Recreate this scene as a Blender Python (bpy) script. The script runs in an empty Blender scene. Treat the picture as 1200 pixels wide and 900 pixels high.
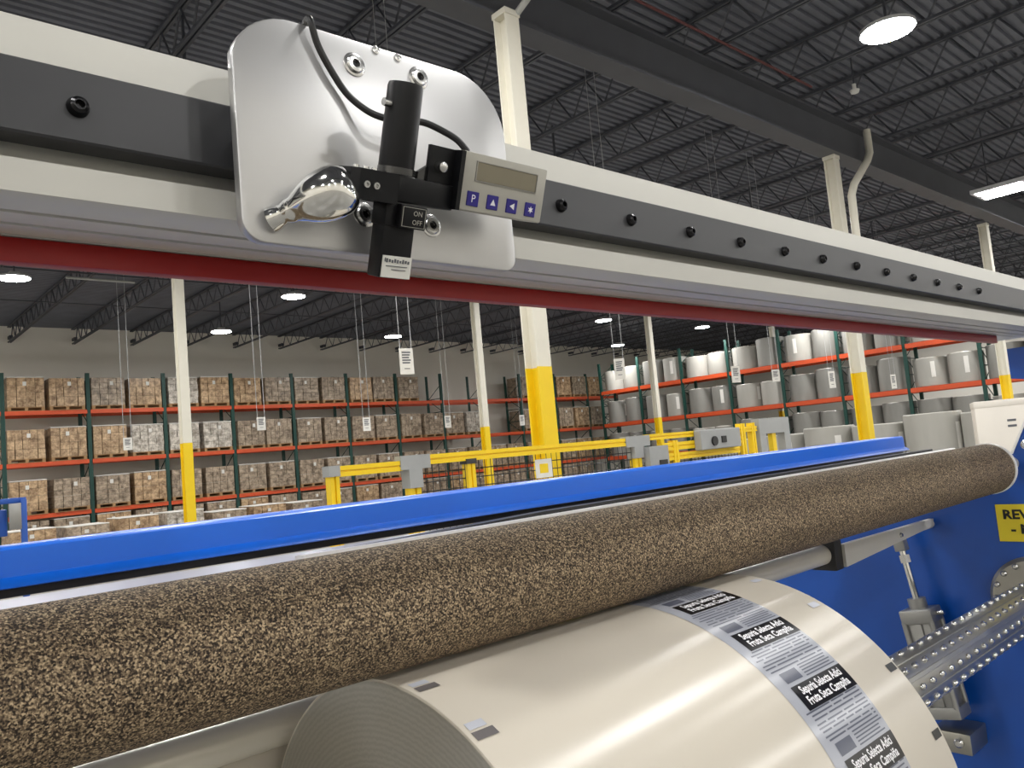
import bpy, bmesh, math, random
from mathutils import Matrix, Vector

random.seed(7)
SC = bpy.context.scene
COL = SC.collection
PI = math.pi
H = 1.6                                    # camera height

# ------------------------------------------------------------------ camera
cam_d = bpy.data.cameras.new('camera')
cam = bpy.data.objects.new('camera', cam_d)
COL.objects.link(cam)
cam_d.sensor_fit = 'HORIZONTAL'
cam_d.sensor_width = 36.0
cam_d.lens = 28.05
cam_d.clip_start = 0.02
cam_d.clip_end = 200
cx = Vector((0.74073317, -0.66580757, -0.08952458))        # camera right
cy = Vector((-0.00718461, 0.1254021, -0.99207998))         # camera down
cz = Vector((0.67176093, 0.73550975, 0.08810593))          # camera forward
M = Matrix(((cx.x, -cy.x, -cz.x, 0), (cx.y, -cy.y, -cz.y, 0), (cx.z, -cy.z, -cz.z, H), (0, 0, 0, 1)))
cam.matrix_world = M
SC.camera = cam

# ------------------------------------------------------------------ world, exposure
w = bpy.data.worlds.new('world')
SC.world = w
w.use_nodes = True
w.node_tree.nodes['Background'].inputs[0].default_value = (0.5, 0.52, 0.55, 1)
w.node_tree.nodes['Background'].inputs[1].default_value = 0.15
SC.view_settings.view_transform = 'Standard'
SC.view_settings.look = 'None'
SC.view_settings.gamma = 1
SC.view_settings.exposure = 0.0
SC.view_settings.use_curve_mapping = False
SC.cycles.use_denoising = True
SC.cycles.max_bounces = 8
SC.cycles.diffuse_bounces = 4
SC.cycles.sample_clamp_indirect = 6
LAMP = 178.0                                # radiance of each high bay lens


# ------------------------------------------------------------------ materials
def srgb(r, g, b):
    f = lambda c: (c / 255 / 12.92) if c <= 10 else ((c / 255 + .055) / 1.055) ** 2.4
    return (f(r), f(g), f(b), 1)


MATS = {}


def mat(name, col, rough=.5, metal=0., amt=.12, scale=8., bump=0., spec=.5, coat=0., aniso=0., coord='Object', stretch=None, rvar=0.):
    """principled material whose colour wanders a little with noise"""
    if name in MATS:
        return MATS[name]
    m = bpy.data.materials.new(name)
    m.use_nodes = True
    nt = m.node_tree
    N, L = nt.nodes, nt.links
    b = N['Principled BSDF']
    b.inputs['Roughness'].default_value = rough
    b.inputs['Metallic'].default_value = metal
    b.inputs['Specular IOR Level'].default_value = spec
    b.inputs['Coat Weight'].default_value = coat
    b.inputs['Anisotropic'].default_value = aniso
    tc = N.new('ShaderNodeTexCoord')
    mp = N.new('ShaderNodeMapping')
    if stretch:
        mp.inputs['Scale'].default_value = stretch
    L.new(tc.outputs[coord], mp.inputs[0])
    no = N.new('ShaderNodeTexNoise')
    no.inputs['Scale'].default_value = scale
    no.inputs['Detail'].default_value = 4
    L.new(mp.outputs[0], no.inputs['Vector'])
    mix = N.new('ShaderNodeMix')
    mix.data_type = 'RGBA'
    c = col
    mix.inputs['A'].default_value = (c[0] * (1 - amt), c[1] * (1 - amt), c[2] * (1 - amt), 1)
    mix.inputs['B'].default_value = (min(1, c[0] * (1 + amt)), min(1, c[1] * (1 + amt)), min(1, c[2] * (1 + amt)), 1)
    L.new(no.outputs['Fac'], mix.inputs['Factor'])
    L.new(mix.outputs['Result'], b.inputs['Base Color'])
    if rvar:
        mr = N.new('ShaderNodeMapRange')
        mr.inputs['To Min'].default_value = max(0, rough - rvar)
        mr.inputs['To Max'].default_value = rough + rvar
        L.new(no.outputs['Fac'], mr.inputs['Value'])
        L.new(mr.outputs['Result'], b.inputs['Roughness'])
    if bump:
        bu = N.new('ShaderNodeBump')
        bu.inputs['Strength'].default_value = bump
        bu.inputs['Distance'].default_value = .01
        L.new(no.outputs['Fac'], bu.inputs['Height'])
        L.new(bu.outputs['Normal'], b.inputs['Normal'])
    MATS[name] = m
    return m


def emit(name, col, strength):
    m = bpy.data.materials.new(name)
    m.use_nodes = True
    nt = m.node_tree
    nt.nodes.remove(nt.nodes['Principled BSDF'])
    e = nt.nodes.new('ShaderNodeEmission')
    e.inputs[0].default_value = col
    e.inputs[1].default_value = strength
    nt.links.new(e.outputs[0], nt.nodes['Material Output'].inputs[0])
    MATS[name] = m
    return m


emit('lamp_lens', (1, .985, .96, 1), LAMP)
emit('bank_lens', (1, .985, .96, 1), 50)
mat('lamp_housing', (.55, .56, .58), .4)
mat('deck', srgb(108, 111, 121), .6, amt=.25, scale=2)
mat('steel_dark', srgb(76, 79, 87), .5, amt=.2, scale=4)
mat('girder', srgb(84, 86, 92), .5, amt=.15, scale=3)
mat('wall_paint', srgb(246, 242, 232), .8, amt=.05, scale=.8)
mat('floor_concrete', srgb(128, 126, 121), .35, amt=.15, scale=1.5)
mat('column_white', srgb(226, 222, 208), .45, amt=.06, scale=5)
mat('column_yellow', srgb(240, 205, 20), .45, amt=.08, scale=5)
mat('rack_orange', srgb(214, 84, 42), .45, amt=.12, scale=3)
mat('rack_green', srgb(20, 66, 58), .5, amt=.15, scale=5)
mat('pallet_wood', srgb(168, 132, 92), .8, amt=.3, scale=9, stretch=(1, 6, 6))
mat('white_sheet', srgb(228, 226, 220), .5, amt=.06, scale=6)
mat('print_grey', srgb(96, 98, 104), .6, amt=.1)
mat('yellow_rail', srgb(244, 206, 20), .4, amt=.06)
mat('fence_grey', srgb(158, 160, 160), .45, amt=.08)
mat('wire_dark', srgb(44, 44, 46), .4, amt=.1)
mat('hanger_wire', srgb(176, 178, 180), .4)
mat('red_pipe', srgb(96, 44, 44), .5)
mat('pale_pipe', srgb(178, 180, 176), .45)
mat('alu_anod', srgb(206, 205, 198), .38, metal=0., amt=.05, scale=6, stretch=(.3, 3, 3), spec=.6)
mat('alu_dark_groove', srgb(140, 138, 132), .45, metal=.3, amt=.1, stretch=(.2, 4, 4))
mat('rail_dark', srgb(52, 53, 56), .42, amt=.08, scale=12, stretch=(.3, 3, 3), metal=.2)
mat('bolt_black', srgb(28, 28, 30), .22, metal=.6)
mat('red_strip', srgb(150, 26, 24), .45, amt=.12, scale=6, stretch=(.4, 2, 2))
mat('plate_alu', srgb(188, 188, 188), .36, metal=.8, amt=.07, scale=7, stretch=(1, 1, 1.6), bump=.015, rvar=.08)
mat('zinc', srgb(200, 200, 198), .25, metal=1, amt=.1, scale=60)
mat('chrome', srgb(225, 225, 222), .1, metal=1, amt=.03)
mat('black_plastic', srgb(13, 13, 16), .4, amt=.12, scale=40, bump=.02, spec=.25)
mat('black_anod', srgb(15, 16, 19), .4, metal=.1, spec=.3, amt=.1)
mat('display_grey', srgb(168, 166, 157), .42, amt=.03)
mat('display_edge', srgb(150, 148, 142), .35, metal=.4, amt=.05)
mat('lcd', srgb(128, 122, 104), .22, amt=.05)
mat('key_blue', srgb(34, 24, 122), .35, amt=.06)
mat('ink_white', srgb(232, 232, 236), .5, amt=.03)
mat('ink_black', srgb(16, 17, 20), .35, amt=.05)
mat('cable_black', srgb(20, 20, 22), .4, amt=.1)
mat('sticker', srgb(222, 222, 216), .4, amt=.04)
mat('blue_bar', srgb(8, 100, 216), .33, amt=.06, scale=5, stretch=(.5, 2, 2))
mat('blue_frame', srgb(0, 74, 166), .35, amt=.3, scale=4, coat=.2)
mat('rubber_black', srgb(34, 33, 34), .5, amt=.1)
mat('deck_sheet', srgb(158, 162, 184), .3, metal=.25, amt=.05)
mat('white_plastic', srgb(248, 247, 243), .3, amt=.03)
mat('bar_steel', srgb(226, 221, 208), .3, metal=.2, amt=.08, scale=5, stretch=(.2, 3, 3))
mat('bracket_grey', srgb(214, 211, 202), .4, metal=.1, amt=.06)
mat('cyl_alu', srgb(158, 158, 156), .38, metal=.7, amt=.08)
mat('sign_yellow', srgb(226, 206, 44), .5, amt=.06)
mat('shaft_steel', srgb(168, 166, 158), .3, metal=.9, amt=.12, scale=20)
mat('mark_grey', srgb(96, 92, 92), .35)
mat('mark_blue', srgb(182, 185, 194), .35)
mat('paper_roll', srgb(138, 137, 132), .42, amt=.14, scale=5, stretch=(1, 1, .3), coat=.2)
mat('paper_roll_pale', srgb(172, 170, 163), .4, amt=.1, scale=5, stretch=(1, 1, .3), coat=.2)
mat('paper_end', srgb(222, 219, 208), .6, amt=.06)
mat('blue_wrap', srgb(46, 78, 160), .4)
mat('white_carton', srgb(232, 226, 216), .5, amt=.05, scale=3)
mat('stand_blue', srgb(36, 84, 172), .45)
mat('grip_ring', srgb(90, 90, 90), .2, metal=.8)


def carton_mat(name, c1, c2, film):
    """corrugated carton with a crinkled stretch-film sheen"""
    m = mat(name, c1, .55, amt=.0, coat=film)
    nt = m.node_tree
    N, L = nt.nodes, nt.links
    b = N['Principled BSDF']
    tc = N.new('ShaderNodeTexCoord')
    oi = N.new('ShaderNodeObjectInfo')
    ad = N.new('ShaderNodeVectorMath')
    L.new(tc.outputs['Object'], ad.inputs[0])
    L.new(oi.outputs['Location'], ad.inputs[1])
    n1 = N.new('ShaderNodeTexNoise')
    n1.inputs['Scale'].default_value = 7
    n1.inputs['Detail'].default_value = 6
    n1.inputs['Roughness'].default_value = .7
    L.new(ad.outputs[0], n1.inputs['Vector'])
    r = N.new('ShaderNodeValToRGB')
    e = r.color_ramp.elements
    e[0].position, e[1].position = .36, .62
    e[0].color, e[1].color = c1, c2
    k = r.color_ramp.elements.new(.5)
    k.color = tuple(.5 * (a + q) for a, q in zip(c1, c2))
    L.new(n1.outputs['Fac'], r.inputs[0])
    L.new(r.outputs[0], b.inputs['Base Color'])
    n2 = N.new('ShaderNodeTexNoise')
    n2.inputs['Scale'].default_value = 16
    n2.inputs['Detail'].default_value = 3
    L.new(ad.outputs[0], n2.inputs['Vector'])
    bu = N.new('ShaderNodeBump')
    bu.inputs['Strength'].default_value = .6
    bu.inputs['Distance'].default_value = .03
    L.new(n2.outputs['Fac'], bu.inputs['Height'])
    L.new(bu.outputs[0], b.inputs['Normal'])
    b.inputs['Coat Roughness'].default_value = .25
    return m


carton_mat('carton_tan', srgb(128, 98, 66), srgb(214, 182, 142), .6)
carton_mat('carton_grey', srgb(106, 90, 72), srgb(192, 172, 148), .6)
carton_mat('carton_white', srgb(132, 122, 108), srgb(226, 218, 206), .6)


def cork_mat():
    m = bpy.data.materials.new('cork')
    m.use_nodes = True
    N, L = m.node_tree.nodes, m.node_tree.links
    b = N['Principled BSDF']
    b.inputs['Roughness'].default_value = .7
    b.inputs['Specular IOR Level'].default_value = .3
    tc = N.new('ShaderNodeTexCoord')
    v = N.new('ShaderNodeTexVoronoi')
    v.inputs['Scale'].default_value = 740
    L.new(tc.outputs['Object'], v.inputs['Vector'])
    sp = N.new('ShaderNodeSeparateColor')
    L.new(v.outputs['Color'], sp.inputs[0])
    n = N.new('ShaderNodeTexNoise')
    n.inputs['Scale'].default_value = 620
    n.inputs['Detail'].default_value = 3
    L.new(tc.outputs['Object'], n.inputs['Vector'])
    ad = N.new('ShaderNodeMath')
    ad.operation = 'MULTIPLY_ADD'
    L.new(n.outputs['Fac'], ad.inputs[0])
    ad.inputs[1].default_value = .9
    sub = N.new('ShaderNodeMath')
    sub.operation = 'MULTIPLY'
    L.new(sp.outputs[0], sub.inputs[0])
    sub.inputs[1].default_value = .5
    L.new(sub.outputs[0], ad.inputs[2])
    r = N.new('ShaderNodeValToRGB')
    e = r.color_ramp.elements
    e[0].position, e[1].position = .42, .98
    e[0].color, e[1].color = srgb(26, 20, 15), srgb(196, 174, 142)
    for p, c in ((.58, srgb(62, 51, 40)), (.71, srgb(108, 92, 73)), (.85, srgb(146, 128, 102))):
        k = e.new(p)
        k.color = c
    L.new(ad.outputs[0], r.inputs[0])
    L.new(r.outputs[0], b.inputs['Base Color'])
    bu = N.new('ShaderNodeBump')
    bu.inputs['Strength'].default_value = .7
    bu.inputs['Distance'].default_value = .0015
    L.new(ad.outputs[0], bu.inputs['Height'])
    L.new(bu.outputs[0], b.inputs['Normal'])
    MATS['cork'] = m


cork_mat()


def film_mat(name, col):
    """glossy wound film: sheen stretched along the roll by the winding"""
    m = mat(name, col, .31, amt=.03, scale=3, spec=.6, aniso=1.0, stretch=(1, .4, .4))
    N, L = m.node_tree.nodes, m.node_tree.links
    b = N['Principled BSDF']
    t = N.new('ShaderNodeTangent')
    t.direction_type = 'RADIAL'
    t.axis = 'X'
    L.new(t.outputs[0], b.inputs['Tangent'])
    b.inputs['Anisotropic Rotation'].default_value = .25
    return m


film_mat('film_cream', srgb(200, 193, 180))
film_mat('band_grey', srgb(160, 163, 172))
film_mat('band_line', srgb(84, 88, 102))
film_mat('print_black', srgb(18, 18, 22))


def edge_mat():
    """end of the wound roll: fine concentric layers"""
    m = bpy.data.materials.new('film_edge')
    m.use_nodes = True
    N, L = m.node_tree.nodes, m.node_tree.links
    b = N['Principled BSDF']
    b.inputs['Metallic'].default_value = .9
    b.inputs['Roughness'].default_value = .3
    b.inputs['Anisotropic'].default_value = .95
    b.inputs['Anisotropic Rotation'].default_value = .25
    t = N.new('ShaderNodeTangent')
    t.direction_type = 'RADIAL'
    t.axis = 'X'
    L.new(t.outputs[0], b.inputs['Tangent'])
    tc = N.new('ShaderNodeTexCoord')
    mp = N.new('ShaderNodeMapping')
    mp.inputs['Scale'].default_value = (0, 1, 1)
    L.new(tc.outputs['Object'], mp.inputs[0])
    wv = N.new('ShaderNodeTexWave')
    wv.wave_type = 'RINGS'
    wv.rings_direction = 'X'
    wv.inputs['Scale'].default_value = 60
    wv.inputs['Distortion'].default_value = 4
    wv.inputs['Detail'].default_value = 5
    wv.inputs['Detail Scale'].default_value = 3
    L.new(mp.outputs[0], wv.inputs['Vector'])
    r = N.new('ShaderNodeValToRGB')
    r.color_ramp.elements[0].color = srgb(172, 171, 166)
    r.color_ramp.elements[1].color = srgb(182, 181, 176)
    L.new(wv.outputs['Fac'], r.inputs[0])
    L.new(r.outputs[0], b.inputs['Base Color'])
    MATS['film_edge'] = m


edge_mat()


# ------------------------------------------------------------------ mesh helpers
class MB:
    def __init__(self, M=None):
        self.v, self.f, self.M = [], [], M

    def add(self, vs, fs):
        o = len(self.v)
        for p in vs:
            p = Vector(p)
            self.v.append(self.M @ p if self.M else p)
        self.f += [tuple(i + o for i in q) for q in fs]
        return self

    def box(self, x0, x1, y0, y1, z0, z1):
        vs = [(x, y, z) for x in (x0, x1) for y in (y0, y1) for z in (z0, z1)]
        return self.add(vs, [(0, 1, 3, 2), (4, 6, 7, 5), (0, 4, 5, 1), (2, 3, 7, 6), (0, 2, 6, 4), (1, 5, 7, 3)])

    def bbox(self, x0, x1, y0, y1, z0, z1, bev=.002, seg=2):
        bm = bmesh.new()
        bmesh.ops.create_cube(bm, size=1)
        for q in bm.verts:
            q.co = ((x0 + x1) / 2 + q.co.x * (x1 - x0), (y0 + y1) / 2 + q.co.y * (y1 - y0), (z0 + z1) / 2 + q.co.z * (z1 - z0))
        bmesh.ops.bevel(bm, geom=bm.edges[:], offset=bev, segments=seg, affect='EDGES', profile=.5)
        bm.verts.index_update()
        self.add([q.co.copy() for q in bm.verts], [tuple(q.index for q in f.verts) for f in bm.faces])
        bm.free()
        return self

    def prism(self, poly, x0, x1, axis='X'):
        """polygon in the plane across axis, drawn out between x0 and x1"""
        n = len(poly)
        put = {'X': lambda a, p: (a, p[0], p[1]), 'Y': lambda a, p: (p[0], a, p[1]), 'Z': lambda a, p: (p[0], p[1], a)}[axis]
        vs = [put(x0, p) for p in poly] + [put(x1, p) for p in poly]
        fs = [(i, (i + 1) % n, n + (i + 1) % n, n + i) for i in range(n)]
        return self.add(vs, fs + [tuple(range(n))[::-1], tuple(range(n, 2 * n))])

    def strip(self, line, x0, x1):
        """open profile (y, z) drawn out along x"""
        n = len(line)
        return self.add([(x0, *p) for p in line] + [(x1, *p) for p in line], [(i, i + 1, n + i + 1, n + i) for i in range(n - 1)])

    def tube(self, path, r, n=10, cap=True):
        path = [Vector(p) for p in path]
        rs = r if isinstance(r, (list, tuple)) else [r] * len(path)
        vs, fs = [], []
        t0 = next(((b - a).normalized() for a, b in zip(path, path[1:]) if (b - a).length > 1e-7), Vector((1, 0, 0)))
        prev = t0
        up = Vector((0, 0, 1)) if abs(t0.z) < .9 else Vector((1, 0, 0))
        u = t0.cross(up).normalized()
        for i, p in enumerate(path):
            t = path[min(i + 1, len(path) - 1)] - path[max(i - 1, 0)]
            t = t.normalized() if t.length > 1e-7 else prev
            if t.dot(t0) < -.5 and len(rs) > 2 and isinstance(r, (list, tuple)):
                t = -t                         # a lathe profile that turns back on itself
            prev = t
            u = (u - t * u.dot(t)).normalized()
            q = t.cross(u)
            for k in range(n):
                a = 2 * PI * k / n
                vs.append(p + (u * math.cos(a) + q * math.sin(a)) * rs[i])
        for i in range(len(path) - 1):
            for k in range(n):
                fs.append((i * n + k, i * n + (k + 1) % n, (i + 1) * n + (k + 1) % n, (i + 1) * n + k))
        if cap:
            fs += [tuple(range(n))[::-1], tuple(range((len(path) - 1) * n, len(path) * n))]
        return self.add(vs, fs)

    def bar(self, a, b, r):
        return self.tube([a, b], r, 4)

    def cyl(self, a, b, r, n=24):
        return self.tube([a, b], r, n)

    def build(self, name, m, parent=None, origin=None, smooth=True, angle=32):
        me = bpy.data.meshes.new(name)
        o = Vector(origin) if origin is not None else Vector()
        me.from_pydata([p - o for p in self.v], [], self.f)
        me.materials.append(MATS[m])
        if smooth:
            me.polygons.foreach_set('use_smooth', [True] * len(me.polygons))
            me.set_sharp_from_angle(angle=math.radians(angle))
        bm = bmesh.new()
        bm.from_mesh(me)
        bmesh.ops.recalc_face_normals(bm, faces=bm.faces)
        bm.to_mesh(me)
        bm.free()
        ob = bpy.data.objects.new(name, me)
        COL.objects.link(ob)
        if parent:
            ob.parent = parent
        ob.location = o
        return ob


def tag(o, label, cat, group=None, kind=None):
    o['label'] = label
    o['category'] = cat
    if group:
        o['group'] = group
    if kind:
        o['kind'] = kind
    return o


def empty(name, label, cat, loc=(0, 0, 0), group=None, kind=None):
    o = bpy.data.objects.new(name, None)
    o.empty_display_size = .1
    COL.objects.link(o)
    o.location = loc
    return tag(o, label, cat, group, kind)


def copy_tree(o, loc=None, parent=None):
    c = o.copy()
    COL.objects.link(c)
    if parent:
        c.parent = parent
    if loc is not None:
        c.location = loc
    for ch in o.children:
        copy_tree(ch, None, c)
    return c


def text_mesh(s, size, align='CENTER', bold=0.):
    """flat outline letters as (verts, faces) in x, y"""
    cu = bpy.data.curves.new('t', 'FONT')
    cu.body = s
    cu.size = size
    cu.offset = bold
    cu.align_x = align
    cu.align_y = 'CENTER'
    cu.resolution_u = 2
    ob = bpy.data.objects.new('t', cu)
    COL.objects.link(ob)
    dg = bpy.context.evaluated_depsgraph_get()
    me = bpy.data.meshes.new_from_object(ob.evaluated_get(dg))
    vs = [v.co.copy() for v in me.vertices]
    fs = [tuple(p.vertices) for p in me.polygons]
    bpy.data.objects.remove(ob)
    bpy.data.curves.remove(cu)
    bpy.data.meshes.remove(me)
    return vs, fs


ORD = ['first', 'second', 'third', 'fourth', 'fifth', 'sixth', 'seventh', 'eighth', 'ninth', 'tenth', 'eleventh', 'twelfth', 'thirteenth',
       'fourteenth', 'fifteenth', 'sixteenth', 'seventeenth', 'eighteenth', 'nineteenth', 'twentieth', 'twenty-first', 'twenty-second',
       'twenty-third', 'twenty-fourth', 'twenty-fifth', 'twenty-sixth']

# ================================================================== SETTING
XL, XR, YN, YF, ZD = -12.0, 46.0, -12.0, 30.2, 7.3
o = MB().box(XL, XR, YN, YF, -.2, 0).build('floor', 'floor_concrete')
tag(o, 'grey polished concrete warehouse floor under the racks', 'floor', kind='structure')
for nm, b, lb in (('wall_back', (XL, XR, YF, YF + .2, 0, 7.6), 'pale warehouse wall behind the back pallet rack'),
                  ('wall_right', (XR, XR + .2, YN, YF, 0, 7.6), 'pale warehouse wall beyond the rack of paper rolls'),
                  ('wall_left', (XL - .2, XL, YN, YF, 0, 7.6), 'pale warehouse wall on the left side, out of view'),
                  ('wall_front', (XL, XR, YN - .2, YN, 0, 7.6), 'pale warehouse wall behind the viewer')):
    tag(MB().box(*b).build(nm, 'wall_paint'), lb, 'wall', kind='structure')

# corrugated deck: flutes run along x
prof = []
y = YN
while y < YF:
    prof += [(y, ZD), (y + .075, ZD), (y + .09, ZD + .045), (y + .135, ZD + .045)]
    y += .15
ceil = MB().strip(prof + [(YF, ZD)], XL, XR).build('ceiling', 'deck', smooth=False)
tag(ceil, 'dark corrugated metal roof deck carried on open steel joists', 'ceiling', kind='structure')
MB().box(XL, XR, YN, YF, ZD + .1, ZD + .2).build('roof_board', 'deck', ceil)

# open web joists along y
jm = MB()
zb, zt = 6.76, 7.26
for zz in (zb, zt):
    jm.box(-.05, -.012, YN + .2, YF - .02, zz - .02, zz + .02)
    jm.box(.012, .05, YN + .2, YF - .02, zz - .02, zz + .02)
y = YN + .3
while y < YF - .7:
    jm.bar((0, y, zb), (0, y + .33, zt), .016)
    jm.bar((0, y + .33, zt), (0, y + .66, zb), .016)
    y += .66
jm.box(-.05, .05, YF - .35, YF - .02, zt - .42, zt - .32)
joist = jm.build('joist', 'steel_dark', ceil, smooth=False)
for i in range(-9, 22):
    x = 5.4 + 1.9 * i
    if XL + .3 < x < XR - .3 and i:
        c = joist.copy()
        COL.objects.link(c)
        c.location.x = x
joist.location.x = 5.4
for y in (-5.1, 5.8, 16.8):
    g = MB()
    g.box(XL, XR, y - .15, y + .15, 6.1, 6.13)
    g.box(XL, XR, y - .01, y + .01, 6.13, 6.7)
    g.box(XL, XR, y - .15, y + .15, 6.7, 6.735)
    g.build('girder', 'girder', ceil, smooth=False)
# cross bridging rods along x
for y in (1.5, 11.2, 14.3, 20.2, 23.6):
    MB().box(XL, XR, y - .02, y + .02, 6.73, 6.755).build('bridging', 'steel_dark', ceil, smooth=False)

# ------------------------------------------------------------------ columns
def column(x, y, label, wdt=.185):
    r = empty('column', label, 'column', (x, y, 0), 'white and yellow steel columns', 'structure')
    h = wdt / 2

    def ibeam(a, b, g):
        m = MB()
        m.box(-h - g, h + g, -h - g, -h + .016 + g, a, b)
        m.box(-h - g, h + g, h - .016 - g, h + g, a, b)
        m.box(-.012 - g, .012 + g, -h + .014, h - .014, a, b)
        return m
    ibeam(2.43, 6.04, 0).build('shaft', 'column_white', r, smooth=False)
    ibeam(0.02, 2.43, .001).build('yellow_base', 'column_yellow', r, smooth=False)['label'] = 'yellow painted lower shaft'
    MB().box(-h - .01, h + .01, -h - .01, h + .01, 6.04, 6.1).build('cap_plate', 'column_white', r, smooth=False)
    MB().box(-h - .06, h + .06, -h - .06, h + .06, 0, .02).build('base_plate', 'column_yellow', r, smooth=False)
    return r


column(5.478, 5.593, 'wide white column with yellow base right behind the safety fence')
column(13.03, 5.83, 'white column with yellow base and drain pipe near its top')
column(21.33, 6.1, 'white column with yellow base behind the white wrapped carton')
column(5.98, 16.49, 'slim white column with yellow base in front of left rack bays')
column(14.15, 16.75, 'slim white column with yellow base rising beyond the fence gate rail')
column(22.26, 17.08, 'slim white column with yellow base near the corner of both racks')
column(31.53, 17.61, 'short white column top visible above the upper paper rolls')

t = MB().tube([(13.2, 5.66, 4.0), (13.2, 5.64, 5.4), (13.3, 5.62, 5.6), (13.95, 5.62, 6.12), (14.1, 5.62, 6.3), (14.1, 5.62, 6.72)], .065, 12).build('roof_drain_pipe', 'column_white')
tag(t, 'white roof drain pipe bending off the column top to the deck', 'pipe')
t = MB().cyl((4, 5.3, 6.72), (11.5, 5.3, 6.72), .018, 8).build('sprinkler_pipe', 'red_pipe')
tag(t, 'thin red sprinkler pipe running along the girder overhead', 'pipe')
t = MB().cyl((4.6, 19.42, 6.42), (6.05, 19.42, 6.42), .03, 8).build('sprinkler_pipe', 'pale_pipe')
tag(t, 'pale pipe under the joists near the row of small lamps', 'pipe')
t = MB().cyl((5.56, 5.55, 6.07), (5.6, 5.0, 6.35), .035, 10).build('brace_pipe', 'pale_pipe')
tag(t, 'pale slanted pipe at the top of the wide column', 'pipe')
t = MB().tube([(12.3, 5.0, 6.84), (12.3, 5.0, 6.76), (12.3, 5.0, 6.74), (12.3, 5.0, 6.7)], [.03, .03, .075, .06], 16).build('ceiling_sensor', 'white_plastic')
tag(t, 'small white round sensor hanging below the dark deck', 'sensor')
t = MB().tube([(12.3, 5.0, 7.29), (12.3, 5.0, 6.84)], .012, 6).build('sensor_stem', 'steel_dark')
t.parent = bpy.data.objects['ceiling_sensor']

# ------------------------------------------------------------------ lamps
lamp0 = empty('high_bay_lamp', 'x', 'lamp', (0, 0, 6.3))
MB().add([(.3 * math.cos(PI * k / 8), .3 * math.sin(PI * k / 8), 0) for k in range(16)], [tuple(range(16))[::-1]]).build('lens', 'lamp_lens', lamp0, smooth=False)
h = MB().tube([(0, 0, .008), (0, 0, .008), (0, 0, .05), (0, 0, .08), (0, 0, .08)], [.1, .32, .32, .2, .1], 24)
h.bbox(-.1, .1, -.1, .1, .078, .14, .01)
h.build('housing', 'lamp_housing', lamp0)
MB().box(-.015, .015, -.015, .015, .14, .99).build('stem', 'steel_dark', lamp0, smooth=False)
SEEN = {(9.94, 3.56): 'large glaring lamp high above the beam near the drain pipe',
        (3.6, 19.4): 'bright lamp at far left just under the red strip',
        (10.0, 19.25): 'bright lamp right of the left column, upper of two',
        (10.2, 24.6): 'bright lamp just above the wall edge, lower of two on the left',
        (16.5, 24.3): 'bright lamp above the hanging white card, against the wall top',
        (22.75, 19.5): 'bright lamp right of the wide column, upper of two',
        (29.2, 24.3): 'bright lamp right of the wide column, lower of two',
        (29.15, 19.5): 'bright lamp right of the corner column above the paper rolls'}
first = True
spots = [(k, v) for k, v in SEEN.items()]
for i in range(-2, 7):
    for y in (-11, -6, -.9, 4.2, 9.3, 14.35, 19.4, 24.45):
        x = 3.6 + 6.4 * i
        if any(abs(x - k[0]) < 2.5 and abs(y - k[1]) < 2 for k in SEEN):
            continue
        if (i, y) in ((2, 4.2), (3, 24.45), (5, 24.45), (5, 19.4), (2, 19.4), (6, 19.4), (6, 24.45)):
            continue
        spots.append(((x, y), None))
for (x, y), lb in spots:
    o = lamp0 if first else copy_tree(lamp0)
    first = False
    o.location = (x, y, 6.3)
    o['label'] = lb or 'white high bay lamp on a stem, hidden behind the beam or outside view'
    o['group'] = 'lamps in view' if lb else 'lamps out of view'

bank = empty('lamp_bank', 'long bright twin strip lamp at the upper right edge', 'lamp', (17.8, 4.2, 5.9))
for x in (-.36, .06):
    MB().add([(x, -.9, 0), (x + .3, -.9, 0), (x + .3, -.02, 0), (x, -.02, 0)], [(0, 3, 2, 1)]).build('lens', 'bank_lens', bank, smooth=False)
    MB().add([(x, .04, 0), (x + .3, .04, 0), (x + .3, .86, 0), (x, .86, 0)], [(0, 3, 2, 1)]).build('lens', 'bank_lens', bank, smooth=False)
MB().box(-.42, .42, -.95, .92, .004, .08).build('housing', 'lamp_housing', bank, smooth=False)
for y in (-.7, .7):
    MB().box(-.01, .01, y - .01, y + .01, .08, 1.39).build('rod', 'steel_dark', bank, smooth=False)

# ================================================================== BACK RACK
BY, BD = 28.4, 1.1
LV = (1.08, 2.69, 4.30)
UX = [4.84 + 2.4 * k for k in range(-1, 13)]


def frame_mesh(n_of_levels, ztop, axis):
    m = MB()
    for d in (0, BD):
        if axis == 'Y':
            m.box(-.06, .06, d - .04 if d else 0, d if d else .08, 0, ztop)
        else:
            m.box(0 if not d else d - .08, .08 if not d else d, -.06, .06, 0, ztop)
    z, s = .2, 0
    while z < ztop - .5:
        a, b = (.06, BD - .06) if s % 2 == 0 else (BD - .06, .06)
        if axis == 'Y':
            m.bar((0, a, z), (0, b, z + .6), .018)
            m.bar((0, .06, z), (0, BD - .06, z), .018)
        else:
            m.bar((a, 0, z), (b, 0, z + .6), .018)
            m.bar((.06, 0, z), (BD - .06, 0, z), .018)
        z += .6
        s += 1
    return m


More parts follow.
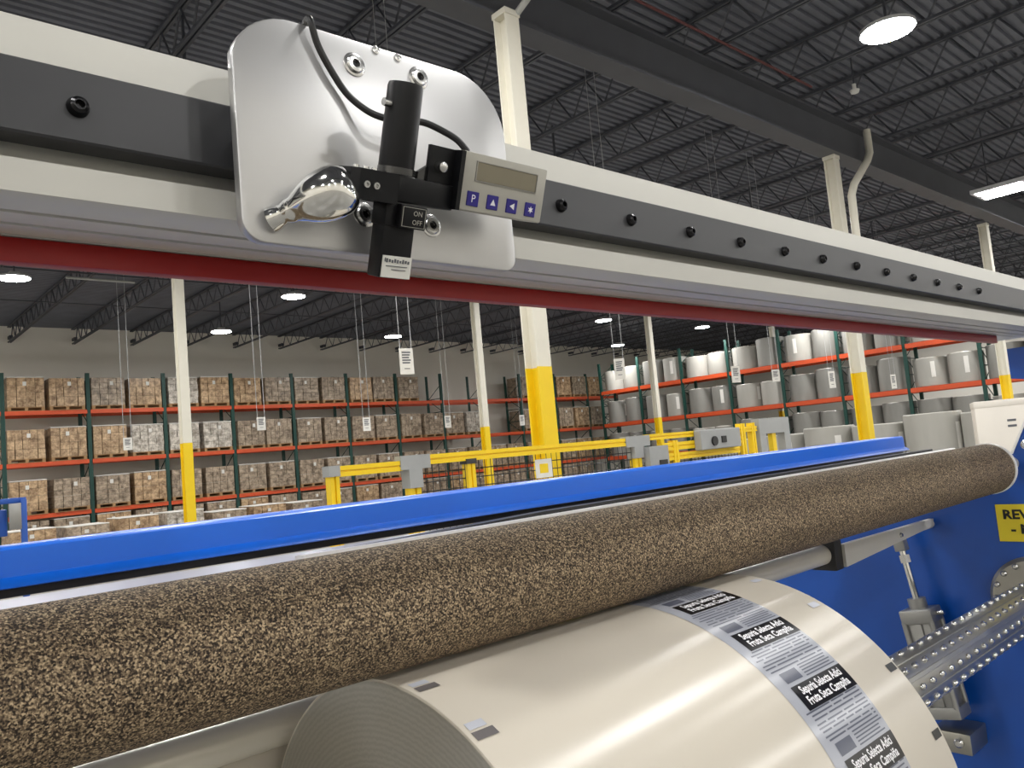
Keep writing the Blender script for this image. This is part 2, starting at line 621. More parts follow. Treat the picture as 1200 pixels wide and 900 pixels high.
back_rack = empty('pallet_rack', 'long green and orange pallet rack against the back wall full of cartons', 'rack', (UX[0], BY, 0))
up = None
for i, x in enumerate(UX):
    if up is None:
        up = frame_mesh(3, 5.5, 'Y').build('upright', 'rack_green', back_rack, smooth=False)
        up.location = (0, 0, 0)
    else:
        c = up.copy()
        COL.objects.link(c)
        c.location = (x - UX[0], 0, 0)
bm0 = MB()
bm0.box(.052, 2.348, -.03, .02, -.13, 0)
beam0 = None
rear0 = None
wire0 = None
for i in range(len(UX) - 1):
    for z in LV:
        if beam0 is None:
            beam0 = bm0.build('load_beam', 'rack_orange', back_rack, smooth=False)
            c = beam0
        else:
            c = beam0.copy()
            COL.objects.link(c)
        c.location = (UX[i] - UX[0], 0, z)
        if rear0 is None:
            rear0 = MB().box(.052, 2.348, BD - .02, BD + .03, -.13, 0).build('rear_beam', 'rack_orange', back_rack, smooth=False)
            c = rear0
        else:
            c = rear0.copy()
            COL.objects.link(c)
        c.location = (UX[i] - UX[0], 0, z)


# ------------------------------------------------------------------ pallet loads
def pallet_mb(w_, d_):
    m = MB()
    for x in (-w_ / 2 + .05, 0, w_ / 2 - .05):
        m.box(x - .045, x + .045, -d_ / 2, d_ / 2, .02, .105)
    for k in range(5):
        y = -d_ / 2 + .05 + k * (d_ - .1) / 4
        m.box(-w_ / 2, w_ / 2, y - .05, y + .05, .105, .128)
    for k in range(3):
        y = -d_ / 2 + .05 + k * (d_ - .1) / 2
        m.box(-w_ / 2, w_ / 2, y - .05, y + .05, 0, .02)
    return m


def cartons_mb(nx, nz, ht, rnd, w_=1.02, d_=1.1):
    m = MB()
    ny = 2
    for k in range(nz):
        for i in range(nx):
            for j in range(ny):
                g = .006
                jx, jy = rnd.uniform(-.008, .008), rnd.uniform(-.012, .012)
                x0 = -w_ / 2 + i * w_ / nx + g + jx
                x1 = -w_ / 2 + (i + 1) * w_ / nx - g + jx
                y0 = -d_ / 2 + j * d_ / ny + g + jy
                y1 = -d_ / 2 + (j + 1) * d_ / ny - g + jy
                m.box(x0, x1, y0, y1, .128 + k * ht / nz + .003, .128 + (k + 1) * ht / nz - .004)
    return m


KIND = []
rn = random.Random(3)
for nm, nx, nz, ht, cm, cover in (('tan', 4, 4, .92, 'carton_tan', True), ('tan', 5, 3, .9, 'carton_tan', False), ('grey-brown', 4, 5, .92, 'carton_grey', False),
                                  ('grey-brown', 3, 6, .9, 'carton_grey', True), ('film-whitened', 4, 4, .9, 'carton_white', True), ('grey-brown', 6, 2, .94, 'carton_grey', False)):
    r = empty('pallet_load', 'x', 'pallet load')
    MB().add(*[[], []])
    pallet_mb(1.02, 1.1).build('pallet', 'pallet_wood', r, smooth=False)['kind'] = 'stuff'
    cb = cartons_mb(nx, nz, ht, rn).build('carton_stack', cm, r, smooth=False)
    cb['kind'] = 'stuff'
    if cover:
        MB().bbox(-.515, .515, -.555, .555, .128 + ht, .128 + ht + .035, .012, 1).build('top_sheet', 'white_sheet', r, smooth=False)
    x = rn.uniform(-.1, .12)
    MB().box(x - .05, x + .05, -.569, -.566, .128 + ht * .72, .128 + ht * .72 + .13).build('label_sheet', 'white_sheet', r, smooth=False)
    KIND.append((nm, r))
used = set()


def load(kind, x, y, z, label, group, rz=0.):
    nm, r = KIND[kind]
    o = r if kind not in used else copy_tree(r)
    used.add(kind)
    o.location = (x, y, z)
    o.rotation_euler.z = rz
    o['label'] = label
    o['group'] = group
    return o


LN = ('bottom', 'middle', 'top')
pick = {2: [0, 1, 2, 1, 4, 0, 1, 2, 3, 2, 1, 5, 2, 5], 1: [1, 0, 0, 4, 4, 4, 2, 5, 3, 2, 2, 3, 5, 2, 3, 4], 0: [0, 2, 3, 0, 2, 2, 3, 3, 2, 3, 2, 3, 2, 2, 3, 2]}
for lv in (2, 1, 0):
    n = 0
    for b in range(0, 12):
        for s in (0, 1):
            u = b + s * .5
            if lv == 2 and 6.4 < u < 9.0:
                continue
            if lv == 1 and 7.6 < u < 9.0:
                continue
            if lv > 0 and u > 11.2:
                continue
            x = UX[b + 1] + (.62 if s == 0 else 1.78) + rn.uniform(-.03, .03)
            p = pick[lv]
            k = p[n] if n < len(p) else rn.choice([0, 2, 3, 5])
            load(k, x, BY + .5 + rn.uniform(-.03, .03), LV[lv], '%s carton pallet load on the %s back rack shelf, %s from left' % (KIND[k][0], LN[lv], ORD[n]),
                 '%s shelf pallet loads' % LN[lv])
            n += 1
# loads on the floor under the bottom shelf and one row in front of the rack
n = 0
for b in range(0, 11):
    for s in (0, 1):
        x = UX[b + 1] + (.62 if s == 0 else 1.78)
        k = (2, 3, 0, 5)[n % 4]
        o = load(k, x, BY + .5, 0, '%s carton pallet load on the floor under the back rack, %s from left' % (KIND[k][0], ORD[n]), 'floor loads under the rack')
        o.scale.z = .84
        n += 1
n = 0
for x, zs, k in ((4.5, .76, 0), (5.75, .74, 3), (7.0, .8, 0), (8.25, .82, 4), (9.5, .7, 3), (10.75, .72, 0), (12.0, .7, 3)):
    o = load(k, x, 23.6, 0, 'low %s pallet load on the floor ahead of the back rack, %s from left' % (KIND[k][0], ORD[n]), 'floor loads ahead of the rack')
    o.scale.z = zs
    n += 1

# ================================================================== RIGHT RACK WITH PAPER ROLLS
RX = 29.9
UY = [9.2 + 2.44 * k for k in range(-2, 8)]
right_rack = empty('pallet_rack', 'green and orange rack on the right holding grey paper rolls', 'rack', (RX, UY[0], 0))
up = None
for y in UY:
    if up is None:
        up = frame_mesh(3, 5.7, 'X').build('upright', 'rack_green', right_rack, smooth=False)
        up.location = (0, 0, 0)
    else:
        c = up.copy()
        COL.objects.link(c)
        c.location = (0, y - UY[0], 0)
bf = None
for i in range(len(UY) - 1):
    for z in LV:
        if bf is None:
            bf = MB().box(-.03, .02, .062, 2.378, -.17, 0).build('load_beam', 'rack_orange', right_rack, smooth=False)
            br = MB().box(BD - .02, BD + .03, .062, 2.378, -.17, 0).build('rear_beam', 'rack_orange', right_rack, smooth=False)
            dm = MB()
            for q in range(6):
                yy = .25 + q * .38
                dm.box(.03, BD - .03, yy - .05, yy + .05, -.03, 0)
            db = dm.build('deck_boards', 'pallet_wood', right_rack, smooth=False)
            db['kind'] = 'stuff'
            cs = (bf, br, db)
        else:
            cs = []
            for q in (bf, br, db):
                c = q.copy()
                COL.objects.link(c)
                cs.append(c)
        for c in cs:
            c.location = (0, UY[i] - UY[0], z)


def roll_proto(name, r, h, m, sheet=True):
    e = empty(name, 'x', 'roll')
    b = MB().tube([(0, 0, .012), (0, 0, 0.0), (0, 0, .02), (0, 0, h - .02), (0, 0, h)], [r - .02, r - .015, r, r, r - .015], 32, cap=True)
    b.build('roll_body', m, e)
    MB().tube([(0, 0, h), (0, 0, h + .006)], [r - .02, r - .03], 32).build('end_disc', 'paper_end', e)
    a = MB()
    n0 = 5
    for k in range(n0):
        t0 = PI + .5 + k * .05
        t1 = t0 + .05
        a.add([((r + .004) * math.cos(q), (r + .004) * math.sin(q), zz) for q in (t0, t1) for zz in (h * .3, h * .85)], [(0, 1, 3, 2)])
    if sheet:
        a.build('label_sheet', 'white_sheet', e)
    return e


rollA = roll_proto('paper_roll', .56, 1.1, 'paper_roll')
rollB = roll_proto('paper_roll', .57, 1.05, 'paper_roll_pale')
rollC = roll_proto('paper_roll', .585, 1.15, 'paper_roll', False)
rollD = roll_proto('paper_roll', .58, 1.0, 'paper_roll_pale', False)
ru = set()


def put_roll(p, x, y, z, label, group, rz=0., sc=1.):
    o = p if p.name not in ru else copy_tree(p)
    ru.add(p.name)
    o.location = (x, y, z)
    o.rotation_euler.z = rz
    o.scale = (1, 1, sc)
    o['label'] = label
    o['group'] = group
    return o


for lv, nm in ((2, 'upper'), (1, 'middle'), (0, 'lower')):
    n = 0
    for i in range(len(UY) - 2, -1, -1):
        for s in (1, 0):
            y = UY[i] + (.63 if s == 0 else 1.81)
            p = rn.choice((rollA, rollB, rollC, rollC, rollD))
            wd = 'pale' if p in (rollB, rollD) else 'grey'
            put_roll(p, RX + .55, y, LV[lv], '%s paper roll on the %s level of the right rack, %s from its far end' % (wd, nm, ORD[n]), '%s level paper rolls' % nm,
                     rn.uniform(-.6, 1.2), rn.uniform(.93, 1.04))
            n += 1
# the row standing on the floor ahead of it
floor_roll = roll_proto('floor_paper_roll', .66, 1.6, 'paper_roll_pale')
for n, (y, sc) in enumerate(((13.05, .9), (11.75, .92), (10.4, .99), (9.05, .96), (7.72, 1.06), (6.38, 1.02))):
    put_roll(floor_roll, 21.0, y, 0, 'tall pale paper roll on the floor before the right rack, %s from far end' % ORD[n], 'paper rolls on the floor', rn.uniform(0, .8), sc)

# white wrapped carton
r = empty('bulk_carton', 'big white wrapped carton on a pallet beyond the roller end', 'carton', (13.62, 3.88, 0))
MB().bbox(-.62, .62, -.5, .5, .13, 1.68, .015).build('carton_body', 'white_carton', r)
MB().bbox(-.626, .626, -.506, .506, 1.66, 1.76, .012).build('lid', 'white_carton', r)
pallet_mb(1.24, 1.0).build('pallet', 'pallet_wood', r, smooth=False)['kind'] = 'stuff'
m = MB()
for z in (1.44, 1.36):
    m.box(-.626, -.6215, .0, .11, z, z + .03)
for y in (.1, .22, .3):
    m.box(-.626, -.6215, y, y + .05, .85, .89)
m.build('print_marks', 'print_grey', r, smooth=False)
r.rotation_euler.z = .35

# ================================================================== SAFETY FENCE
FY = 5.0
fence = empty('safety_fence', 'yellow machine safety fence with grey sleeves and dark wire mesh', 'fence', (2.8, FY, 0))


def fpart(name, m, mb):
    return mb.build(name, m, fence, origin=(2.8, FY, 0)) if False else _fp(name, m, mb)


def _fp(name, m, mb):
    o = mb.build(name, m, fence, smooth=False)
    o.location = (-2.8, -FY, 0)
    return o


for x, wd, zt_, m in ((2.8, .07, 1.56, 'yellow_rail'), (3.47, .1, 1.42, 'yellow_rail'), (4.02, .08, 1.56, 'yellow_rail'), (6.1, .1, 1.46, 'yellow_rail'), (6.72, .08, 1.6, 'yellow_rail'), (8.0, .09, 1.72, 'yellow_rail'), (8.22, .07, 1.72, 'yellow_rail')):
    _fp('post', m, MB().prism([(x - wd / 2, FY - .035), (x - .008, FY - .035), (x - .005, FY - .02), (x + .005, FY - .02), (x + .008, FY - .035), (x + wd / 2, FY - .035), (x + wd / 2, FY + .035), (x - wd / 2, FY + .035)], 0, zt_, 'Z'))
for a, b, z0, z1 in ((2.84, 3.37, 1.555, 1.63), (3.6, 5.95, 1.585, 1.66), (6.28, 8.3, 1.62, 1.68), (6.5, 8.0, 1.5, 1.58), (6.5, 7.9, 1.4, 1.47)):
    zm = (z0 + z1) / 2
    _fp('rail', 'yellow_rail', MB().prism([(FY - .03, z0), (FY - .03, zm - .006), (FY - .018, zm - .004), (FY - .018, zm + .004), (FY - .03, zm + .006), (FY - .03, z1), (FY + .03, z1), (FY + .03, z0)], a, b))
g = MB().box(3.35, 3.62, FY - .04, FY + .04, 1.56, 1.665)
g.box(3.41, 3.53, FY - .055, FY + .055, 1.42, 1.56)
_fp('post_sleeve', 'fence_grey', g)
g = MB().box(5.94, 6.3, FY - .04, FY + .04, 1.57, 1.675)
g.box(6.04, 6.17, FY - .055, FY + .055, 1.46, 1.57)
_fp('post_sleeve', 'fence_grey', g)
_fp('post_sleeve', 'fence_grey', MB().box(2.75, 2.84, FY - .045, FY + .045, 1.56, 1.635))
_fp('post_cap', 'wire_dark', MB().box(3.97, 4.07, FY - .045, FY + .045, 1.56, 1.6))
g = MB().box(6.2, 6.5, FY - .1, FY - .03, 1.3, 1.56)
_fp('junction_box', 'fence_grey', g)
_fp('junction_slot', 'rubber_black', MB().box(6.34, 6.46, FY - .112, FY - .1, 1.36, 1.42))
lk = _fp('lock_box', 'fence_grey', MB().bbox(7.05, 7.8, FY - .12, FY - .03, 1.47, 1.68, .01))
MB().cyl((7.28, FY - .14, 1.555), (7.28, FY - .119, 1.555), .05, 20).build('lock_knob', 'rubber_black', lk)
MB().box(7.42, 7.5, FY - .135, FY - .12, 1.53, 1.6).build('lock_key', 'rubber_black', lk)
g = MB()
g.box(8.32, 8.45, FY - .05, FY + .05, .9, 1.76)
g.box(8.87, 9.0, FY - .05, FY + .05, .9, 1.76)
g.box(8.45, 8.87, FY - .05, FY + .05, 1.58, 1.76)
_fp('gate_frame', 'fence_grey', g)
_fp('gate_bar', 'yellow_rail', MB().box(8.62, 8.7, FY - .03, FY + .03, .9, 1.58))
wm = MB()
for a, b in ((3.53, 3.98), (4.06, 6.04), (6.17, 6.68), (6.76, 7.95)):
    n = int((b - a) / .062)
    for k in range(n + 1):
        x = a + k * (b - a) / n
        wm.bar((x, FY, .2), (x, FY, 1.59 if b < 6.1 else 1.41), .0042)
    for k in range(17):
        z = .4 + k * .07
        wm.bar((a, FY + .004, z), (b, FY + .004, z), .0042)
x = _fp('mesh_wires', 'wire_dark', wm)
x['kind'] = 'stuff'
t = empty('fence_notice', 'small white notice on the fence mesh before the wide column', 'notice', (4.84, FY - .01, 1.5))
MB().box(-.1, .1, -.003, 0, -.12, .04).build('notice_sheet', 'white_sheet', t, smooth=False)
MB().box(-.05, .05, -.005, -.003, -.08, 0).build('notice_patch', 'column_yellow', t, smooth=False)

# blue stand at the left
r = empty('control_stand', 'blue stand with a silver panel before the left rack bay', 'stand', (1.9, 10.53, 0))
MB().bbox(.03, .09, -.06, 0, 0, 1.6, .006).build('post', 'stand_blue', r)
MB().bbox(-.09, .03, -.08, -.06, 1.27, 1.56, .004).build('silver_panel', 'cyl_alu', r)
MB().bbox(-.3, -.09, .03, .16, 1.2, 1.5, .01).build('blue_box', 'stand_blue', r)
MB().bbox(-.3, .09, -.03, .03, 1.56, 1.62, .004).build('top_rail', 'stand_blue', r)
MB().bbox(-.3, .12, -.15, .15, 0, .03, .004).build('base', 'stand_blue', r)
MB().box(-.3, -.24, .07, .12, .03, 1.2).build('leg', 'stand_blue', r)

# ------------------------------------------------------------------ hanging cards
SG = [(4.88, 6.97, .16, .28, .15, 'white card on long wires just below the red strip, left of centre'),
      (8.88, 7.4, .15, .3, .9, 'white card on long wires right of the wide column'),
      (12.75, 7.93, .17, .3, .5, 'white card on wires before the upper level of paper rolls'),
      (6.04, 20.46, .2, .3, .1, 'white card hanging before the middle shelf, leftmost'),
      (7.15, 15.5, .18, .27, .1, 'white card hanging before the middle shelf right of the left column'),
      (10.73, 17.26, .2, .34, .2, 'white card before the middle shelf below the big hanging card'),
      (13.77, 17.89, .2, .34, .1, 'white card before the lone middle shelf load near the second column'),
      (17.7, 19.05, .2, .34, .1, 'white card before the dark loads left of the wide column'),
      (14.48, 8.12, .16, .24, .6, 'small white card under the upper rack beam on the right'),
      (18.31, 8.84, .16, .4, .6, 'narrow white card before the paper rolls left of the drain column'),
      (23.1, 9.38, .16, .4, .6, 'narrow white card before the paper rolls right of the drain column')]
for x, y, wd, ht, rz, lb in SG:
    r = empty('hanging_card', lb, 'sign', (x, y, 2.69), 'hanging aisle cards')
    MB().box(-wd / 2, wd / 2, -.004, .004, -ht / 2, ht / 2).build('card', 'white_sheet', r, smooth=False)
    m = MB()
    for k in range(5):
        z = ht * (.34 - .1 * k)
        m.box(-wd * .32, wd * (.3 - .06 * (k % 3)), -.0065, -.0045, z - ht * .028, z + ht * .028)
    m.box(-wd * .2, wd * .2, -.0065, -.0045, -ht * .3, -ht * .27)
    m.build('print_lines', 'print_grey', r, smooth=False)['kind'] = 'stuff'
    for s in (-1, 1):
        MB().bar((s * wd * .42, 0, ht / 2), (s * wd * .42, 0, ZD - 2.69), .0045 if y < 10 else .006).build('wire', 'hanger_wire', r, smooth=False)
    r.rotation_euler.z = -rz

# ================================================================== MACHINE
XE = 2.2                                   # inner face of the blue side frame
X0 = -.75


def z_(dz):
    return H + dz


# ---- guide beam
beam = empty('guide_beam', 'long pale aluminium beam with dark bolted rail and red lower strip', 'beam', (X0, .5, z_(.165)))
BO = (X0, .5, z_(.165))
body = MB().prism([(.5, z_(.276)), (.66, z_(.276)), (.66, z_(.170)), (.584, z_(.170)), (.584, z_(.1815)), (.5785, z_(.1815)), (.5785, z_(.1695)), (.559, z_(.1695)), (.559, z_(.1815)), (.5535, z_(.1815)), (.5535, z_(.1695)), (.534, z_(.1695)),
                   (.534, z_(.1815)), (.5285, z_(.1815)), (.5285, z_(.1695)), (.506, z_(.1695)), (.5, z_(.1715)), (.5, z_(.191)), (.517, z_(.191)), (.517, z_(.241)), (.5, z_(.2445))], X0, XE)
b_ = body.build('beam_body', 'alu_anod', beam, origin=BO, angle=20)
b_.location = (0, 0, 0)
q = MB().bbox(X0, XE, .488, .5069, z_(.2015), z_(.2455), .0012, 1).build('guide_rail', 'rail_dark', beam, origin=BO)
q.location = (0, 0, 0)
bolt0 = None
for k in range(0, 24):
    x = .1255 + .1 * (k - 8)
    if x < X0 + .05 or x > XE - .03:
        continue
    if bolt0 is None:
        m = MB().tube([(0, .002, 0), (0, -.0012, 0), (0, -.0045, 0), (0, -.0058, 0), (0, -.0058, 0), (0, -.002, 0)], [.0064, .0062, .005, .0032, .0026, .0024], 20)
        bolt0 = m.build('button_bolt', 'bolt_black', q)
        c = bolt0
    else:
        c = bolt0.copy()
        COL.objects.link(c)
    c.location = (x - X0, -.012, .0575)
m = MB().bbox(X0, 2.03, .585, .597, z_(.153), z_(.1695), .001)
o = m.build('red_strip', 'red_strip', beam, origin=BO)
o.location = (0, 0, 0)

# ---- sliding carriage
PO = Vector((.318, .459, z_(.22)))
car = empty('measuring_carriage', 'satin aluminium carriage plate with black grip and grey display unit', 'carriage', PO)


def cpart(mb, name, m, parent=None, angle=32):
    o = mb.build(name, m, parent or car, angle=angle)
    for v in o.data.vertices:
        v.co -= PO
    return o


def corner(cx_, cz_, r, a0, a1, n=10):
    return [(cx_ + r * math.cos(math.radians(a0 + (a1 - a0) * k / n)), cz_ + r * math.sin(math.radians(a0 + (a1 - a0) * k / n))) for k in range(n + 1)]


xl, xr, zl, zh = .2055, .432, .1445, .302
poly = corner(xl + .044, z_(zh) - .05, .046, 180, 90) + corner(xr - .046, z_(zh) - .048, .046, 90, 0) + corner(xr - .012, z_(zl) + .012, .012, 0, -90, 6) + corner(xl + .015, z_(zl) + .015, .015, -90, -180, 6)
poly = [(min(max(a, xl), xr), b) for a, b in poly]
bm = bmesh.new()
vs = [bm.verts.new((a, .455, b)) for a, b in poly]
f = bm.faces.new(vs)
ex = bmesh.ops.extrude_face_region(bm, geom=[f])
bmesh.ops.translate(bm, vec=(0, .008, 0), verts=[g for g in ex['geom'] if isinstance(g, bmesh.types.BMVert)])
ed = [e for e in bm.edges if len(e.link_faces) == 2 and abs(e.verts[0].co.y - e.verts[1].co.y) < 1e-6]
bmesh.ops.bevel(bm, geom=ed, offset=.0012, segments=2, affect='EDGES', profile=.5)
bm.verts.index_update()
mb = MB().add([v.co.copy() for v in bm.verts], [tuple(v.index for v in f.verts) for f in bm.faces])
bm.free()
cpart(mb, 'plate', 'plate_alu')
# carriage shoe between plate and rail
cpart(MB().bbox(.25, .39, .4635, .4875, z_(.196), z_(.252), .002), 'slide_shoe', 'black_anod')


def socket_bolt(x, dz, R_):
    p = Vector((x, .455, z_(dz)))
    a = Vector((0, -1, 0))
    w1 = cpart(MB().tube([p, p + a * .0006, p + a * .0009], [R_ * 1.3, R_ * 1.3, R_ * 1.22], 28), 'washer', 'zinc')
    m = MB().tube([p + a * .0009, p + a * .0018, p + a * .0028, p + a * .0031, p + a * .0031, p + a * .001], [R_, R_, R_ * .86, R_ * .6, R_ * .46, R_ * .42], 24)
    o = m.build('socket_bolt', 'zinc', w1)
    for v in o.data.vertices:
        v.co -= PO
    m = MB().cyl(p + a * .0009, p + a * .0012, R_ * .42, 6)
    o2 = m.build('hex_socket', 'bolt_black', w1)
    for v in o2.data.vertices:
        v.co -= PO


for x, dz, R_ in ((.2941, .2799, .0066), (.3491, .2846, .0066), (.2932, .1721, .0066), (.3495, .1716, .0066)):
    socket_bolt(x, dz, R_)
for x, dz in ((.3131, .2962), (.332, .2958)):
    p = Vector((x, .455, z_(dz)))
    cpart(MB().tube([p, p + Vector((0, -.0005, 0)), p + Vector((0, -.0008, 0)), p + Vector((0, -.0003, 0))], [.003, .003, .0016, .001], 14), 'small_screw', 'zinc')

# tilted sensor group: local x along the beam, y away from viewer (depth), z up the tilt
TM = Matrix.Translation((0, .405, z_(.19))) @ Matrix.Rotation(math.radians(20), 4, 'X')


def tpart(mb, name, m, parent=None, angle=32):
    return cpart(mb, name, m, parent, angle)


grip = tpart(MB(TM).tube([(.2955, .012, -.004), (.2955, .012, .0495), (.2955, .012, .0515), (.2955, .012, .052)], [.0118, .0115, .0109, .008], 32), 'grip', 'black_plastic')
tpart(MB(TM).tube([(.2958, .012, -.0055), (.2958, .012, -.0012)], [.0124, .0124], 32), 'grip_ring', 'grip_ring', grip)
tpart(MB(TM).cyl((.284, .01, .0372), (.279, .0095, .0372), .0026, 12), 'grip_screw', 'zinc', grip)
arm = tpart(MB(TM).bbox(.2885, .337, .001, .026, -.0226, -.0062, .001), 'clamp_arm', 'black_anod')
jaw = tpart(MB(TM).prism([(.2585, .004), (.262, -.001), (.289, -.004), (.289, .03), (.262, .03), (.2585, .026)], -.0248, -.0062, 'Z'), 'clamp_jaw', 'black_anod')
for x in (.2662, .2732):
    tpart(MB(TM).tube([(x, -.0014, -.0156), (x, -.0036, -.0156), (x, -.0036, -.0156), (x, -.0024, -.0156)], [.0024, .0022, .0012, .0010], 14), 'jaw_screw', 'zinc', jaw)
for x in (.2635, .2705, .277):
    tpart(MB(TM).tube([(x, .008, -.0063), (x, .008, -.0042)], [.0024, .002], 12), 'jaw_top_screw', 'zinc', jaw)
stem = tpart(MB(TM).bbox(.2855, .3098, .003, .0175, -.0725, -.0235, .0012), 'sensor_stem', 'black_plastic')
tpart(MB(TM).bbox(.2848, .2935, .0015, .0182, -.0385, -.0232, .0008), 'stem_collar', 'black_plastic', stem)
st = tpart(MB(TM).box(.2872, .3098, .0022, .0032, -.072, -.0577), 'sticker', 'sticker', stem)
# printed lines of the sticker
m = MB(TM)
m.box(.2886, .2891, .0016, .0023, -.0618, -.0592)
for k in range(9):
    m.box(.2898 + k * .0021, .2909 + k * .0021, .0016, .0023, -.0622 + .0003 * (k % 2), -.0595 - .0004 * (k % 3))
m.box(.290, .3065, .0016, .0023, -.0646, -.0641)
m.box(.2945, .3055, .0016, .0023, -.0668, -.0663)
o = tpart(m, 'print_lines', 'print_grey', stem)
o['kind'] = 'stuff'
sw = tpart(MB(TM).bbox(.2932, .3138, -.0035, .008, -.0388, -.0238, .001), 'switch', 'black_plastic')
fr = MB(TM)
for a, b, c, d in ((.2945, .3125, -.0253, -.0250), (.2945, .3125, -.0378, -.0375), (.2945, .2948, -.0378, -.025), (.3122, .3125, -.0378, -.025)):
    fr.box(a, b, -.0038, -.0034, c, d)
tpart(fr, 'switch_outline', 'display_grey', sw)


def flat_text(s, size, M_, name, m, parent, off=0.0):
    vs, fs = text_mesh(s, size)
    mb = MB(M_)
    mb.add([(v.x, 0, v.y) for v in vs], fs)
    o = mb.build(name, m, parent, smooth=False)
    return o


def ttext(s, size, x, w, z, name, m, parent):
    o = flat_text(s, size, TM @ Matrix.Translation((x, w, z)), name, m, parent)
    for v in o.data.vertices:
        v.co -= PO
    return o


ttext('ON', .0046, .3062, -.0039, -.0288, 'switch_text', 'display_grey', sw)
ttext('OFF', .0046, .3062, -.0039, -.0345, 'switch_text', 'display_grey', sw)

# bracket to the display
br = MB(TM).box(.3155, .3385, .004, .0075, -.0215, .0178)
br.box(.3355, .339, -.004, .02, -.0215, .0178)
brk = tpart(br, 'display_bracket', 'black_anod')
tpart(MB(TM).tube([(.3235, .004, .0045), (.3235, .0015, .0045), (.3235, -.002, .0045), (.3235, -.0032, .0045)], [.0042, .0042, .0034, .0014], 18), 'bracket_bolt', 'zinc', brk)
tpart(MB(TM).prism([(.309, -.0055), (.3335, -.0085), (.322, .008), (.309, -.001)], .006, .0095, 'Y'), 'bracket_strap', 'grip_ring', brk)

disp = tpart(MB(TM).bbox(.3412, .4195, 0, .022, -.0205, .0188, .0012), 'display_case', 'display_grey')
tpart(MB(TM).box(.3392, .3412, .001, .021, -.0203, .0186), 'case_end', 'display_edge', disp)
tpart(MB(TM).bbox(.3528, .4092, -.0006, .001, .0008, .0131, .0003, 1), 'screen', 'lcd', disp)
fr = MB(TM)
for a, b, c, d in ((.352, .41, .0131, .0137), (.352, .41, .0001, .0008), (.352, .3528, .0008, .0131), (.4092, .41, .0008, .0131)):
    fr.box(a, b, -.0009, .0005, c, d)
tpart(fr, 'screen_bezel', 'display_edge', disp)
for x, ch in ((.3522, 'P'), (.3703, 'up'), (.3885, 'left'), (.4068, 'star')):
    kb = tpart(MB(TM).bbox(x - .0052, x + .0052, -.0009, .001, -.0172, -.0072, .0004, 1), 'key', 'key_blue', disp)
    zc = -.0122
    if ch == 'P':
        ttext('P', .0075, x, -.0011, zc, 'key_mark', 'ink_white', disp)
    else:
        m = MB(TM)
        if ch == 'up':
            m.add([(x - .0024, -.0011, zc - .002), (x + .0024, -.0011, zc - .002), (x, -.0011, zc + .0024)], [(0, 1, 2)])
        elif ch == 'left':
            m.add([(x + .002, -.0011, zc - .0024), (x + .002, -.0011, zc + .0024), (x - .0024, -.0011, zc)], [(0, 1, 2)])
        else:
            pts = [(x + (.0028 if k % 2 == 0 else .0012) * math.sin(PI * k / 6), -.0011, zc + (.0028 if k % 2 == 0 else .0012) * math.cos(PI * k / 6)) for k in range(12)]
            m.add(pts, [tuple(range(12))])
        tpart(m, 'key_mark', 'ink_white', disp)

# chromed clamping lever
A = TM @ Vector((.2045, .02, -.0485))
B = TM @ Vector((.2605, .002, -.0165))
A = Vector((.2235, .4515, z_(.1585)))
prof = [(0, .0082), (.05, .0078), (.1, .0066), (.15, .0066), (.18, .0078), (.22, .008), (.26, .0084), (.32, .0106), (.4, .013), (.5, .0152), (.6, .0164), (.72, .0168), (.82, .016), (.9, .0142), (.96, .0118), (1.0, .008)]
path = []
for t_, r_ in prof:
    p = A.lerp(B, t_)
    p.y -= .004 * math.sin(PI * min(1, t_ * 1.1))
    path.append(p)
tpart(MB().tube(path, [r_ for _, r_ in prof], 28), 'clamp_lever', 'chrome', angle=50)

# cable looping from the plate edge to the display
pts = [(.2640, .468, .3035), (.2630, .462, .3055), (.2585, .449, .2985), (.2633, .4495, .2827), (.2728, .4495, .2664), (.2835, .449, .2529), (.2955, .443, .2414), (.3069, .437, .2366), (.3196, .434, .2370), (.3327, .431, .2374), (.3448, .426, .232),
       (.3533, .421, .2252), (.3587, .4175, .2165)]
P = [Vector((a, b, z_(c))) for a, b, c in pts]


def smooth_path(P, n=6):
    out = []
    for i in range(len(P) - 1):
        p0, p1, p2, p3 = P[max(i - 1, 0)], P[i], P[i + 1], P[min(i + 2, len(P) - 1)]
        for k in range(n):
            t = k / n
            out.append(.5 * ((2 * p1) + (p2 - p0) * t + (2 * p0 - 5 * p1 + 4 * p2 - p3) * t * t + (3 * p1 - p0 - 3 * p2 + p3) * t ** 3))
    return out + [P[-1]]


cpart(MB().tube(smooth_path(P), .0024, 10), 'cable', 'cable_black')

# ---- blue guard bar and black strip
GB = (X0, .79, z_(-.06))
gb = empty('guard_bar', 'long bright blue guard bar between roller and warehouse', 'bar', GB)
o = MB().prism([(.785, z_(-.041)), (.790, z_(-.0385)), (.83, z_(-.0385)), (.83, z_(-.045)), (.795, z_(-.045)), (.792, z_(-.064)), (.78, z_(-.0705)), (.778, z_(-.0725)), (.774, z_(-.0715)), (.776, z_(-.0685)), (.784, z_(-.0635))], X0, 1.945).build('bar_profile', 'blue_bar', gb, origin=GB)
o.location = (0, 0, 0)
o = MB().bbox(X0, 1.94, .786, .81, z_(-.0805), z_(-.0655), .002).build('rubber_strip', 'rubber_black', gb, origin=GB)
o.location = (0, 0, 0)
o = MB().tube([(1.93, .80, z_(-.045)), (1.955, .80, z_(-.07)), (1.965, .80, z_(-.101))], .006, 10).build('end_leg', 'bar_steel', gb, origin=GB)
o.location = (0, 0, 0)
